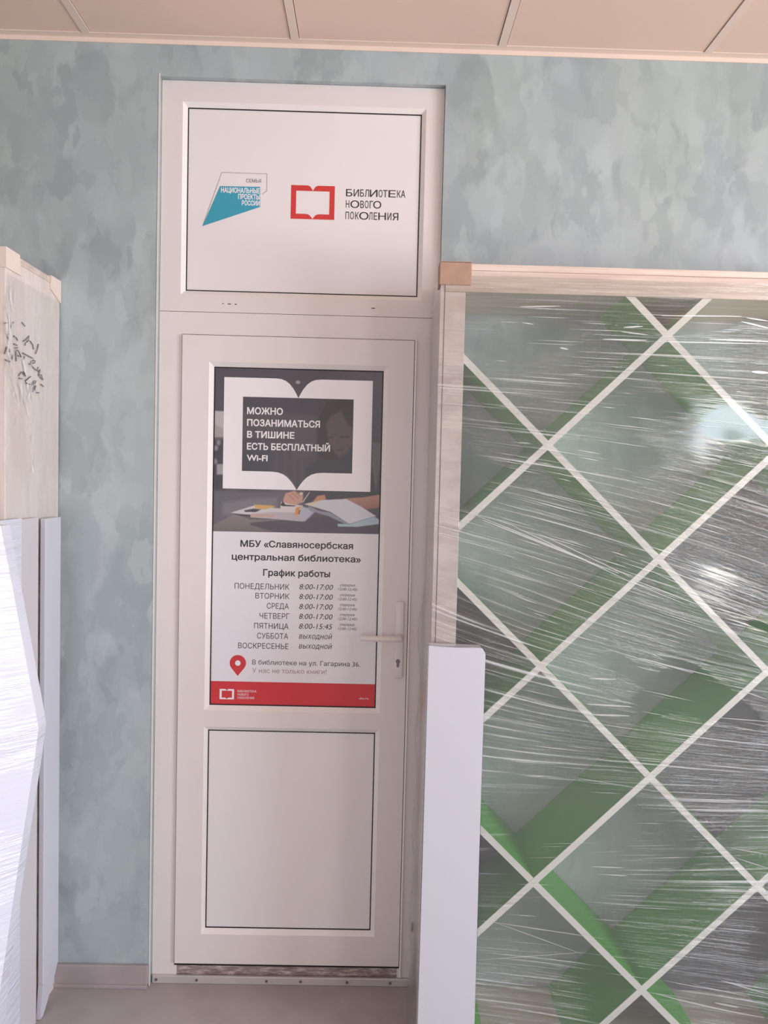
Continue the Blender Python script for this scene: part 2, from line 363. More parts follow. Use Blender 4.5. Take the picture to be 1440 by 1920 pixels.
for q in ((QL, QR, QB, QT), (SL, SR, SB, ST)):
    bm = bmesh.new(); ring(bm, (QL - e, QR + e, q[2] - e, q[3] + e), q, YL - .0005, .003, .02); build('glazing_bead', bm, 'bead', leaf)
    bm = bmesh.new(); ring(bm, (q[0] - .001, q[1] + .001, q[2] - .001, q[3] + .001), (q[0] + .0036, q[1] - .0036, q[2] + .0036, q[3] - .0036), .0032, .0032, .02); build('gasket', bm, 'gasket', leaf)
build('lower_panel', box(bmesh.new(), SL, SR, .0045, .02, SB, ST), 'pvc_panel', leaf)
build('upper_pane', box(bmesh.new(), QL, QR, .0052, .02, QB, QT), 'pvc_panel', leaf)
# handle: long plate, lever on a neck pointing left, euro cylinder
bm = bmesh.new(); box(bm, .0775, .1050, YL - .011, YL, 1.013, 1.2585, .004); hp = build('handle_plate', bm, 'pvc', leaf, True)
bm = bmesh.new()
tube(bm, [(.0915, YL - .008, 1.146), (.0915, YL - .045, 1.146)], .0085, 14)
tube(bm, [(.0985, YL - .045, 1.1455), (.094, YL - .047, 1.1458), (.06, YL - .05, 1.146), (.0, YL - .05, 1.1462), (-.030, YL - .048, 1.1468), (-.034, YL - .046, 1.147)], [.006, .0095, .0095, .009, .0085, .004], 14)
build('lever', bm, 'pvc', leaf, True)
bm = bmesh.new(); prism(bm, ngon(.0885, 1.0675, .0068, .0068, 20), YL - .0135, YL - .005); prism(bm, [(.0845, 1.068), (.0925, 1.068), (.0925, 1.052), (.0905, 1.049), (.0865, 1.049), (.0845, 1.052)], YL - .0132, YL - .005)
lk = build('lock_cylinder', bm, 'steel', leaf)
bm = bmesh.new(); box(bm, .1545, .1605, -.003, .001, .180, .209); build('drain_slot', bm, 'dark', door)

# ------------------------------------------------------------------ flat print helpers
def flat(bm, pts, y):
    for t in tessellate_polygon([[Vector((x, z, 0)) for x, z in pts]]):
        vs = [bm.verts.new((pts[i][0], y, pts[i][1])) for i in t]
        fc = bm.faces.new(vs); fc.normal_update()
        if fc.normal.y > 0: fc.normal_flip()
def glyphs(body, bold=0.0, shear=0.0):
    """outlines of the built-in font, emboldened and triangulated here: (points, triangles)"""
    c = bpy.data.curves.new('lettering', 'FONT'); c.body = body; c.shear = shear; c.resolution_u = 3; c.fill_mode = 'NONE'
    o = bpy.data.objects.new('lettering', c); COL.objects.link(o)
    me = bpy.data.meshes.new_from_object(o.evaluated_get(bpy.context.evaluated_depsgraph_get()))
    bpy.data.objects.remove(o); bpy.data.curves.remove(c)
    P = [Vector(v.co.xy) for v in me.vertices]; nb = {}
    for e_ in me.edges:
        for p_, q_ in (tuple(e_.vertices), tuple(e_.vertices)[::-1]): nb.setdefault(p_, []).append(q_)
    bpy.data.meshes.remove(me)
    seen, loops = set(), []
    for st_ in sorted(nb):
        if st_ in seen: continue
        lp, cur = [], st_
        while cur is not None and cur not in seen:
            seen.add(cur); lp.append(P[cur]); cur = next((q_ for q_ in nb[cur] if q_ not in seen), None)
        lp = [p_ for i, p_ in enumerate(lp) if (p_ - lp[i - 1]).length > 1e-6]
        if len(lp) > 2: loops.append(lp)
    def winding(p_, lp):
        r_ = 0
        for a_, b_ in zip(lp, lp[1:] + lp[:1]):
            if (a_.y > p_.y) != (b_.y > p_.y) and p_.x < (b_.x - a_.x) * (p_.y - a_.y) / (b_.y - a_.y) + a_.x: r_ += 1 if b_.y > a_.y else -1
        return r_
    out = []
    def area2(lp): return sum(a_.x * b_.y - b_.x * a_.y for a_, b_ in zip(lp, lp[1:] + lp[:1]))
    info = [(area2(lp), min(q.x for q in lp), max(q.x for q in lp)) for lp in loops]
    for lp, (ar, l0, l1) in zip(loops, info):       # the largest outline around a loop tells which way round ink runs
        main = max((q for q in info if q[1] <= (l0 + l1) / 2 <= q[2]), key=lambda q: abs(q[0]))[0]
        ink = ar * main > 0
        if ar < 0: lp = lp[::-1]
        d_ = bold if ink else -bold; n = len(lp); q_ = []
        for k_ in range(n):
            e1 = (lp[k_] - lp[k_ - 1]).normalized(); e2 = (lp[(k_ + 1) % n] - lp[k_]).normalized()
            n1, n2 = Vector((e1.y, -e1.x)), Vector((e2.y, -e2.x)); mt = n1 + n2
            q_.append(lp[k_] + mt * (d_ / max(.45, 1 + n1.dot(n2))))
        out.append((q_, 1 if ink else -1))
    V, E_ = [], []
    for lp, _ in out:
        k0 = len(V); V += lp; E_ += [(k0 + i, k0 + (i + 1) % len(lp)) for i in range(len(lp))]
    r_ = delaunay_2d_cdt(V, E_, [], 1, 1e-6)
    bx = [(min(q.x for q in lp), max(q.x for q in lp)) for lp, _ in out]; tris = []
    for fc in r_[2]:
        g_ = sum((r_[0][i] for i in fc), Vector((0, 0))) / len(fc)
        if sum(w_ * winding(g_, lp) for (lp, w_), (b0, b1) in zip(out, bx) if b0 <= g_.x <= b1) > 0: tris.append(tuple(fc))
    return r_[0], tris
CAPH = .728
def text(bm, body, x0, x1, zbase, caph, y, bold=0.0, shear=0.0, cap=CAPH):
    V, tris = glyphs(body, bold, shear)
    used = {i for t in tris for i in t}; xs = [V[i].x for i in used]; a, b = min(xs), max(xs); sz = caph / cap; sx = (x1 - x0) / (b - a)
    vs = {i: bm.verts.new((x0 + (V[i].x - a) * sx, y, zbase + V[i].y * sz)) for i in used}
    for t in tris:
        try: fc = bm.faces.new([vs[i] for i in t])
        except ValueError: continue
        fc.normal_update()
        if fc.normal.y > 0: fc.normal_flip()
class Px:                          # pixel boxes of a zoomed crop -> metres on the plane of the door
    def __init__(s, ox, oy, sc, y): s.ox, s.oy, s.sc, s.y = ox, oy, sc, y
    def w(s, cx, cy): p = at(s.ox + cx * s.sc, s.oy + cy * s.sc, s.y); return p.x, p.z
    def pts(s, l): return [s.w(*q) for q in l]
    def text(s, bm, body, cx0, cx1, top, base, bold=0.0, shear=0.0, cap=CAPH, dy=0.0):
        x0, zb = s.w(cx0, base); _, zt = s.w(cx0, top); x1, _ = s.w(cx1, base)
        text(bm, body, x0, x1, zb, zt - zb, s.y + dy, bold, shear, cap)
def emblem(bm, x0, x1, z0, z1, hx0, hx1, hz0, hz1, y, flatp=.36):
    xm = (x0 + x1) / 2; cv = [(0, 1.0), (.25, .97), (.45, .88), (.62, .72), (.78, .48), (.9, .24), (1.0, 0.0)]
    for s_ in (1, -1):
        ox, hx = (x0, hx0) if s_ == 1 else (x1, hx1)
        fx = ox + (xm - ox) * 2 * flatp; gx = hx + (xm - hx) * 2 * (flatp - .08)
        top = [(fx + (xm - fx) * t, hz1 + (z1 - hz1) * q) for t, q in cv]
        bot = [(gx + (xm - gx) * t, z0 + (hz0 - z0) * q) for t, q in cv]
        flat(bm, [(ox, z1)] + top + [(hx, hz1), (hx, hz0)] + bot + [(ox, z0)], y)

# ------------------------------------------------------------------ transom stickers
YS = .0119
C2 = Px(360, 300, 440 / 1440, YS)
st = empty('library_sticker', at(700, 385, YS)); tag(st, 'red open-book logo sticker with black lettering on the transom panel, right of the teal one', 'sticker')
bm = bmesh.new(); (x0, z1), (x1, _), (_, z0) = C2.w(609, 153), C2.w(877, 161), C2.w(607, 360)
(hx0, hz1), (hx1, _), (_, hz0) = C2.w(640, 188), C2.w(845, 193), C2.w(640, 329)
emblem(bm, x0, x1, z0, z1, hx0, hx1, hz0, hz1, YS); rebase(build('book_emblem', bm, 'p_redlogo', st))
bm = bmesh.new()
for word, spans, top, base in (
    ('БИБЛИОТЕКА', ((945, 984), (992, 1024), (1032, 1055), (1060, 1086), (1091, 1138), (1145, 1169), (1172, 1200), (1206, 1250), (1258, 1281), (1282, 1309)), 178, 222),
    ('НОВОГО', ((944, 965), (972, 1026), (1033, 1054), (1060, 1083), (1090, 1110), (1112, 1161)), 247, 292),
    ('ПОКОЛЕНИЯ', ((942, 963), (970, 993), (1001, 1023), (1026, 1083), (1085, 1107), (1115, 1136), (1143, 1190), (1199, 1223), (1230, 1266)), 317, 362)):
    for ch, (a, b) in zip(word, spans): C2.text(bm, ch, a, b, top + (a - 942) * .026, base + (a - 942) * .026, .004)
rebase(build('lettering', bm, 'p_black', st))
st = empty('project_sticker', at(440, 375, YS)); tag(st, 'teal pointed banner sticker with white lettering on the transom panel', 'sticker')
bm = bmesh.new(); flat(bm, C2.pts([(172, 160), (418, 165), (418, 288), (65, 405)]), YS); rebase(build('teal_banner', bm, 'p_teal', st))
bm = bmesh.new(); ol = C2.pts([(65, 405), (183, 76), (460, 85), (459, 190), (430, 210)])
for a, b in zip(ol, ol[1:]):
    d = Vector((b[0] - a[0], b[1] - a[1])).normalized() * .0006; flat(bm, [(a[0] - d.y, a[1] + d.x), (b[0] - d.y, b[1] + d.x), (b[0] + d.y, b[1] - d.x), (a[0] + d.y, a[1] - d.x)], YS - .0001)
C2.text(bm, 'СЕМЬЯ', 332, 424, 115, 137, .012); rebase(build('outline', bm, 'p_grey', st))
bm = bmesh.new()
C2.text(bm, 'НАЦИОНАЛЬНЫЕ', 178, 416, 168, 198, .03, dy=-.0003); C2.text(bm, 'ПРОЕКТЫ', 283, 416, 209, 239, .03, dy=-.0003); C2.text(bm, 'РОССИИ', 306, 416, 248, 277, .03, dy=-.0003)
rebase(build('lettering', bm, 'p_white', st))

# ------------------------------------------------------------------ poster on the pane of the leaf
YP = .0046
po = empty('poster', ((QL + QR) / 2, YP, QB)); tag(po, 'library opening hours poster with a study photo and red footer on the door leaf', 'poster')
rebase(build('sheet', box(bmesh.new(), QL + .0038, QR - .0038, YP, YP + .0005, QB + .0038, QT - .0038), 'paper', po))
A = Px(380, 670, .25, YP); B = Px(380, 990, .25, YP)
# the printed photograph: painted as point colours on a fine grid
NX, NZ = 300, 290
tl, tr_, br, bl = [np.array(p, float) for p in ((80, 64), (1360, 102), (1330, 1326), (78, 1304))]
uu, vv2 = np.meshgrid(np.linspace(0, 1, NX), np.linspace(0, 1, NZ))
PXY = (tl[None, None] * ((1 - uu) * (1 - vv2))[..., None] + tr_ * (uu * (1 - vv2))[..., None] + br * (uu * vv2)[..., None] + bl * ((1 - uu) * vv2)[..., None])
gx, gy = PXY[..., 0], PXY[..., 1]
def sd(poly):
    p = np.array(poly, float); d2 = np.full(gx.shape, 1e12); ins = np.zeros(gx.shape, bool)
    for (ax, ay), (bx, by) in zip(p, np.roll(p, -1, 0)):
        ex, ey = bx - ax, by - ay; wx, wy = gx - ax, gy - ay
        t = np.clip((wx * ex + wy * ey) / (ex * ex + ey * ey + 1e-9), 0, 1)
        d2 = np.minimum(d2, (wx - ex * t) ** 2 + (wy - ey * t) ** 2)
        c = ((ay > gy) != (by > gy)); ins ^= c & (gx < (bx - ax) * (gy - ay) / (by - ay + 1e-9) + ax)
    d = np.sqrt(d2); return np.where(ins, -d, d)
def hexc(c): return np.array([int(c[i:i + 2], 16) / 255 for i in (0, 2, 4)])
img = np.zeros(gx.shape + (3,)); img[:] = hexc('58545a')
img += ((gy - 600) / 1300 * .05 + np.clip((gx - 900) / 600, 0, 1) * .10 * np.clip((700 - gy) / 500, 0, 1))[..., None]
def paint(poly, col, blur=3.0, op=1.0, col2=None):
    a = np.clip(.5 - sd(poly) / (2 * blur), 0, 1)[..., None] * op
    c = hexc(col)
    if col2 is not None:
        ys = [q[1] for q in poly]; t = np.clip((gy - min(ys)) / (max(ys) - min(ys)), 0, 1)[..., None]; c = c * (1 - t) + hexc(col2) * t
    img[:] = img * (1 - a) + c * a
def oval(cx, cy, rx, ry, rot=0.0, n=28):
    return [(cx + rx * math.cos(t) * math.cos(rot) - ry * math.sin(t) * math.sin(rot), cy + rx * math.cos(t) * math.sin(rot) + ry * math.sin(t) * math.cos(rot)) for t in [2 * math.pi * i / n for i in range(n)]]
paint([(80, 400), (170, 405), (170, 600), (80, 600)], 'b9b4b8', 4); paint([(80, 490), (150, 530), (170, 600), (80, 600)], 'a39e9c', 10)
paint([(80, 600), (300, 600), (300, 640), (80, 640)], '6d6265', 8)
paint([(85, 620), (170, 620), (170, 1000), (85, 1000)], '46434a', 10)
for cx, cy in ((100, 680), (120, 640), (95, 780)): paint(oval(cx, cy, 16, 20), '8b888c', 8)
paint([(105, 800), (165, 800), (165, 880), (105, 880)], 'a09ca0', 6)
paint([(300, 410), (850, 430), (850, 690), (300, 610)], '6b6166', 10); paint([(300, 600), (840, 610), (840, 640), (300, 630)], '5a5358', 10)
paint([(680, 450), (860, 450), (840, 760), (680, 760)], '74686c', 20, .6)
for cx in (560, 620, 690, 740): paint([(cx - 12, 700), (cx + 12, 700), (cx + 8, 990), (cx - 16, 990)], '6c6869', 10, .6)
paint([(300, 700), (500, 700), (520, 1100), (260, 1100)], '4d4a52', 25)
# seated reader: hair, face, jacket
paint([(860, 600), (870, 450), (930, 340), (1060, 290), (1140, 320), (1150, 560), (1110, 700), (1010, 770), (900, 800), (860, 700)], '47403f', 12)
paint([(925, 500), (960, 440), (1050, 400), (1125, 470), (1130, 640), (1080, 730), (1020, 750), (970, 690), (940, 620)], '75645f', 10)
paint([(1040, 330), (1130, 330), (1130, 540), (1090, 500), (1050, 430)], '4a4140', 10)
paint([(1030, 590), (1095, 588), (1095, 602), (1030, 604)], '4b3e3c', 4); paint([(935, 600), (985, 592), (985, 606), (935, 612)], '4b3e3c', 4, .7)
paint([(985, 600), (1005, 600), (1000, 655), (975, 655)], '8a776f', 6, .7); paint([(1000, 690), (1060, 686), (1055, 700), (1005, 702)], '5d4641', 4)
paint([(780, 830), (880, 760), (1000, 770), (1110, 700), (1280, 640), (1345, 640), (1345, 1100), (760, 1100)], '4b484d', 12)
paint([(1270, 640), (1345, 640), (1340, 780), (1300, 1000), (1270, 800)], '7b777b', 10, .8)
for i in range(6): paint([(1275 + i * 11, 650), (1279 + i * 11, 650), (1310 + i * 5, 980), (1304 + i * 5, 980)], '5a575c', 3, .6)
# table, wall behind it
paint([(78, 1000), (620, 1000), (620, 1130), (78, 1260)], '67646c', 25); paint([(150, 1090), (360, 1060), (560, 1050), (560, 1140), (150, 1190)], '7b787e', 14)
paint([(78, 1258), (235, 1176), (360, 1215), (1330, 1230), (1330, 1330), (78, 1310)], '89807f', 5, 1, '6f6767')
paint([(360, 1240), (1330, 1160), (1330, 1330), (560, 1316), (360, 1258)], '55525b', 5)
paint([(770, 1010), (1330, 1010), (1330, 1070), (780, 1100)], '4a484e', 8)
paint([(1060, 1060), (1200, 1050), (1330, 1030), (1330, 1125), (1240, 1140), (1130, 1110)], 'bd8f80', 4, 1, '9a7468')
paint([(820, 1090), (860, 1040), (915, 1030), (925, 1065), (870, 1090)], 'c58f74', 4)
paint([(600, 1080), (620, 1020), (690, 1000), (755, 1040), (745, 1090), (690, 1110), (620, 1108)], 'c79c8c', 4)
for a in ((640, 1030, 690, 1075), (665, 1015, 720, 1060), (690, 1005, 735, 1045)): paint([(a[0], a[1]), (a[0] + 8, a[1]), (a[2] + 4, a[3]), (a[2] - 4, a[3])], '9b6f62', 3, .8)
paint([(728, 1012), (752, 1012), (752, 1032), (728, 1032)], 'd9c8b0', 4); paint([(745, 1085), (800, 1010), (806, 1012), (752, 1090)], 'c9bdb6', 2)
paint([(210, 1165), (390, 1110), (540, 1130), (700, 1140), (700, 1190), (370, 1185)], 'cfc9cb', 3); paint([(240, 1175), (360, 1180), (360, 1195), (240, 1180)], '4a444a', 2)
paint([(390, 1105), (520, 1110), (545, 1120), (470, 1140), (395, 1135)], 'cfa868', 3); paint([(310, 1148), (380, 1135), (440, 1140), (400, 1160), (320, 1160)], '49454a', 3)
paint([(580, 1140), (590, 1080), (650, 1100), (750, 1110), (760, 1145), (600, 1148)], 'd2cbc8', 3); paint([(585, 1110), (600, 1075), (620, 1105), (700, 1112), (690, 1118), (600, 1116)], '3e3b40', 2)
paint([(358, 1175), (520, 1160), (700, 1165), (745, 1190), (745, 1232), (560, 1215), (358, 1200)], 'b9b0b6', 3); paint([(365, 1178), (530, 1180), (530, 1196), (365, 1196)], 'c9a088', 4, .8)
paint([(690, 1180), (700, 1130), (740, 1115), (722, 1150), (715, 1185)], 'd88f4a', 3)
paint([(725, 1180), (740, 1120), (800, 1130), (840, 1160), (800, 1200), (770, 1228), (745, 1232)], 'b4b6c4', 5)
paint([(790, 1110), (870, 1150), (960, 1165), (1100, 1248), (1080, 1255), (940, 1190), (800, 1150)], '9397a6', 4)
paint([(760, 1100), (900, 1070), (1075, 1062), (1190, 1120), (1300, 1190), (1100, 1250), (960, 1160), (860, 1130)], 'cfd2da', 3)
paint([(1010, 1248), (1100, 1252), (1290, 1195), (1330, 1222), (1330, 1250), (1150, 1272), (1015, 1268)], 'a9c0c8', 3)
paint([(770, 1105), (830, 1085), (880, 1080), (830, 1110)], 'd8cfa8', 4)
# dark print behind the words, inside the white book outline
paint([(303, 295), (1136, 318), (1128, 866), (870, 868), (780, 900), (714, 995), (650, 890), (520, 856), (303, 852)], '3f3c44', 2, .38)
paint(oval(715, 187, 17, 13), 'a7a2a6', 5)
# solid rendering to a grid mesh
lc = np.where(img <= .04045, img / 12.92, ((np.clip(img, 0, 1) + .055) / 1.055) ** 2.4)
verts = []
for j in range(NZ):
    for i in range(NX):
        x, z = A.w(gx[j, i], gy[j, i]); verts.append((min(max(x, QL + .0039), QR - .0039), YP - .0003, min(z, QT - .0039)))
faces = [(j * NX + i, (j + 1) * NX + i, (j + 1) * NX + i + 1, j * NX + i + 1) for j in range(NZ - 1) for i in range(NX - 1)]
me = bpy.data.meshes.new('photo_print'); me.from_pydata(verts, [], faces)
ca_ = me.color_attributes.new('print', 'FLOAT_COLOR', 'POINT')
ca_.data.foreach_set('color', np.concatenate([lc.reshape(-1, 3), np.ones((NX * NZ, 1))], 1).astype(np.float32).ravel())
rebase(link('photo_print', me, 'photo', po))
bm = bmesh.new(); (x0, z1), (x1, _), (_, z0) = A.w(163, 148), A.w(1277, 178), A.w(163, 983)
(hx0, hz1), (hx1, _), (_, hz0) = A.w(303, 295), A.w(1133, 317), A.w(303, 852)
emblem(bm, x0, x1, z0, z1, hx0, hx1, hz0, hz1, YP - .0006, .345); rebase(build('book_outline', bm, 'p_white', po))
bm = bmesh.new()
for s_, a, b, t, q in (('МОЖНО', 333, 602, 375, 424), ('ПОЗАНИМАТЬСЯ', 333, 880, 464, 513), ('В ТИШИНЕ', 333, 688, 553, 601), ('ЕСТЬ БЕСПЛАТНЫЙ', 332, 955, 642, 690), ('Wi-FI', 330, 487, 729, 774)):
    A.text(bm, s_, a, b, t, q, .028, dy=-.0007)
rebase(build('heading_lettering', bm, 'p_white', po))
def lettering(name, items, mat, parent=po):
    bm = bmesh.new()
    for s_, a, b, t, q, bold, sh_ in items: B.text(bm, s_, a, b, t, q, bold, sh_, dy=-.0003)
    rebase(build(name, bm, mat, parent))
lettering('title_lettering', [('МБУ «Славяносербская', 283, 1128, 91, 139, .022, 0)], 'p_black')
lettering('title_lettering', [('центральная библиотека»', 218, 1187, 189, 236, .022, 0)], 'p_black')
lettering('subtitle_lettering', [('График работы', 453, 955, 309, 357, .022, 0)], 'p_black')
for s_, a, b, t in (('ПОНЕДЕЛЬНИК', 240, 650, 412), ('ВТОРНИК', 396, 650, 486), ('СРЕДА', 481, 645, 562), ('ЧЕТВЕРГ', 426, 650, 636), ('ПЯТНИЦА', 386, 644, 711), ('СУББОТА', 408, 641, 786), ('ВОСКРЕСЕНЬЕ', 266, 643, 859)):
    lettering('weekday_lettering', [(s_, a, b, t, t + 42, 0, 0)], 'p_black')
for i, s_ in enumerate(('8:00-17:00',) * 4 + ('8:00-15:45', 'выходной', 'выходной')):
    a, b, t = 725 - i * .7, 977 - i * 1.2, 418 + i * 74
    lettering('hours_lettering', [(s_, a, b, t, t + 41, 0, .2)], 'p_black')
    if i < 5: lettering('break_lettering', [('(перерыв', a + 306, b + 166, t - 1, t + 19, 0, .2), ('12:00-12:45)', a + 292, b + 182, t + 30, t + 50, 0, .2)], 'p_black')
lettering('address_lettering', [('В библиотеке на ул. Гагарина 36.', 372, 1180, 987, 1023, 0, 0)], 'p_black')
bm = bmesh.new(); B.text(bm, 'У нас не только книги!', 372, 928, 1049, 1085, 0, dy=-.0003); rebase(build('slogan_lettering', bm, 'p_rose', po))
bm = bmesh.new(); cx, cz = B.w(264, 1013); x_, _ = B.w(325, 1013); R_ = x_ - cx; _, zt = B.w(264, 1110); n = 40
out = [(cx + R_ * math.cos(t), cz + R_ * math.sin(t)) for t in [math.radians(-38 + i * (256 / n)) for i in range(n + 1)]]
hole = ngon(cx, cz, R_ * .34, R_ * .34, 20)
flat(bm, out + [(cx, zt)], YP - .0003); rebase(build('location_pin', bm, 'p_red', po))
bm = bmesh.new(); flat(bm, hole, YP - .0006); rebase(build('pin_hole', bm, 'p_white', po))
zb = B.w(600, 1158)[1]
bm = bmesh.new(); flat(bm, [(QL + .0039, QB + .0039), (QR - .0039, QB + .0039), (QR - .0039, zb), (QL + .0039, zb)], YP - .0003); fb = build('footer_band', bm, 'p_red', po); rebase(fb)
bm = bmesh.new(); (x0, z1), (x1, z0) = B.w(128, 1206), B.w(235, 1285); wv = x1 - x0; hv = z1 - z0
emblem(bm, x0, x1, z0, z1, x0 + wv * .14, x1 - wv * .14, z0 + hv * .16, z1 - hv * .17, YP - .0006)
def footer(name, bm): build(name, bm, 'p_white', fb)
footer('footer_emblem', bm); bm = bmesh.new()
for s_, b, t in (('БИБЛИОТЕКА', 403, 1214), ('НОВОГО', 345, 1239), ('ПОКОЛЕНИЯ', 386, 1264)): B.text(bm, s_, 262, b, t, t + 17, .0, dy=-.0006)
footer('footer_lettering', bm); bm = bmesh.new()
B.text(bm, 'cbs.ru', 1172, 1243, 1268, 1284, 0, dy=-.0006); footer('web_address', bm)

# ------------------------------------------------------------------ diamond shelf wrapped in film
SY0, SY1 = -.30, -.024
SX0, SX1, IX0, IX1, SZT, IZT, IZB = .1695, 1.4295, .2385, 1.3605, 2.238, 2.1605, .018
sh = empty('diamond_bookcase', ((SX0 + SX1) / 2, (SY0 + SY1) / 2, 0)); tag(sh, 'tall bookcase with green diamond compartments and white lattice edges, wrapped in clear film', 'bookcase')
def part(name, bm, mat, parent=sh, smooth=False):
    o = build(name, bm, mat, parent, smooth); rebase(o); return o
bm = bmesh.new(); box(bm, SX0 + .0125, IX0, SY0, SY1, 0, IZT, .0012); box(bm, SX0, SX0 + .0115, SY0 + .003, SY1, 0, IZT + .05, .0012); part('side_post', bm, 'wood_post')
bm = bmesh.new(); box(bm, IX1, SX1, SY0, SY1, 0, IZT, .0012); part('side_post', bm, 'wood_post')
bm = bmesh.new(); box(bm, SX0 + .0125, SX1, SY0 - .001, SY1, IZT + .0005, SZT - .0185, .0015); box(bm, SX0 + .003, SX1, SY0 - .0005, SY1, SZT - .018, SZT, .0015); part('top_rail', bm, 'wood_beam')
bm = bmesh.new(); box(bm, IX0, IX1, SY0 + .004, SY1, .0005, IZB, .001); part('bottom_board', bm, 'wood_beam')
HX, HZ, BX, BZ, TH = .3205, .3098, .4790, 1.7480, .0185
slope = HZ / HX; hw = TH / 2 * math.sqrt(1 + slope * slope)
def clip_poly(pts):
    for axis, lim, sgn in ((0, IX0, 1), (0, IX1, -1), (1, IZB, 1), (1, IZT, -1)):
        out = []
        for a, b in zip(pts, pts[1:] + pts[:1]):
            ia, ib = (a[axis] - lim) * sgn >= 0, (b[axis] - lim) * sgn >= 0
            if ia: out.append(a)
            if ia != ib:
                t = (lim - a[axis]) / (b[axis] - a[axis]); out.append((a[0] + (b[0] - a[0]) * t, a[1] + (b[1] - a[1]) * t))
        pts = out
        if not pts: return []
    return pts
for s_ in (1, -1):
    for m_ in range(-8, 9):
        c0 = BZ + 2 * HZ * m_
        def zz(x): return c0 + s_ * slope * (x - BX)
        poly = clip_poly([(-.2, zz(-.2) - hw), (1.6, zz(1.6) - hw), (1.6, zz(1.6) + hw), (-.2, zz(-.2) + hw)])
        if len(poly) < 3 or max(q[0] for q in poly) - min(q[0] for q in poly) < .07: continue
        y0 = SY0 + (.0005 if s_ == 1 else .0015)
        bm = bmesh.new(); prism(bm, poly, y0 + .002, SY1, 1); prism(bm, poly, y0, y0 + .002, 0)
        o = part('lattice_panel', bm, ['lattice_edge', 'green'])
for ccx, ccz in ((BX - HX, BZ - 2 * HZ), (BX - HX, BZ - 4 * HZ), (BX + HX, BZ + 2 * HZ), (BX + HX, BZ - 6 * HZ), (BX + 2 * HX, BZ - HZ), (BX + 2 * HX, BZ - 3 * HZ), (BX + 2 * HX, BZ - 5 * HZ)):  # dark grey sheets set at the back of chosen cells
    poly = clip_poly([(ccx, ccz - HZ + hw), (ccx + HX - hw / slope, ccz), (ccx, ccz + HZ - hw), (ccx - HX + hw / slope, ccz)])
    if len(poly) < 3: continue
    bm = bmesh.new(); prism(bm, poly, SY1 - .008, SY1); part('dark_cell_sheet', bm, 'dark_grey')
bm = bmesh.new(); box(bm, .1655, .2525, SY0 - .0065, SY0 - .0015, 2.1785, SZT + .003, .0015); box(bm, .1655, .1690, SY0 - .002, SY0 + .06, 2.1785, SZT + .003, .001); box(bm, .1655, .2525, SY0 - .0065, SY0 + .06, SZT + .0005, SZT + .0035)
part('corner_protector', bm, 'cardboard')
# film across the front: u along the wrap, v across it; the wrap runs askew lower down
def skew(z):
    pts = [(0.0, .20), (.35, .10), (.60, -.05), (.85, .06), (1.05, .20), (1.35, .34), (1.6, .26), (1.8, .10), (2.0, .02), (2.25, .0)]
    for (a, sa), (b, sb) in zip(pts, pts[1:]):
        if z <= b: return sa + (sb - sa) * (z - a) / (b - a)
    return 0.0
bm = bmesh.new(); nx, nz = 60, 110; gr = []
FX0, FX1, FZ0, FZ1 = SX0 - .001, SX1 + .001, .002, 2.205
for j in range(nz + 1):
    row = []
    for i in range(nx + 1):
        x = FX0 + (FX1 - FX0) * i / nx; z = FZ0 + (FZ1 - FZ0) * j / nz
        inx = min(1, max(0, min(x - IX0, IX1 - x)) / .12)
        y = SY0 - .0035 - .0035 * inx * (1 + .6 * math.sin(z * 9 + x * 3) + .5 * math.sin(x * 11 - z * 4))
        row.append(bm.verts.new((x, y + .0022 * inx, z)))
    gr.append(row)
uvl = bm.loops.layers.uv.new('UVMap')
for j in range(nz):
    for i in range(nx):
        fc = bm.faces.new((gr[j][i], gr[j][i + 1], gr[j + 1][i + 1], gr[j + 1][i]))
        for lp in fc.loops:
            x, z = lp.vert.co.x, lp.vert.co.z; lp[uvl].uv = (x, z + skew(z) * (x - .75) * .95)
        fc.smooth = True
part('stretch_film', bm, 'film')
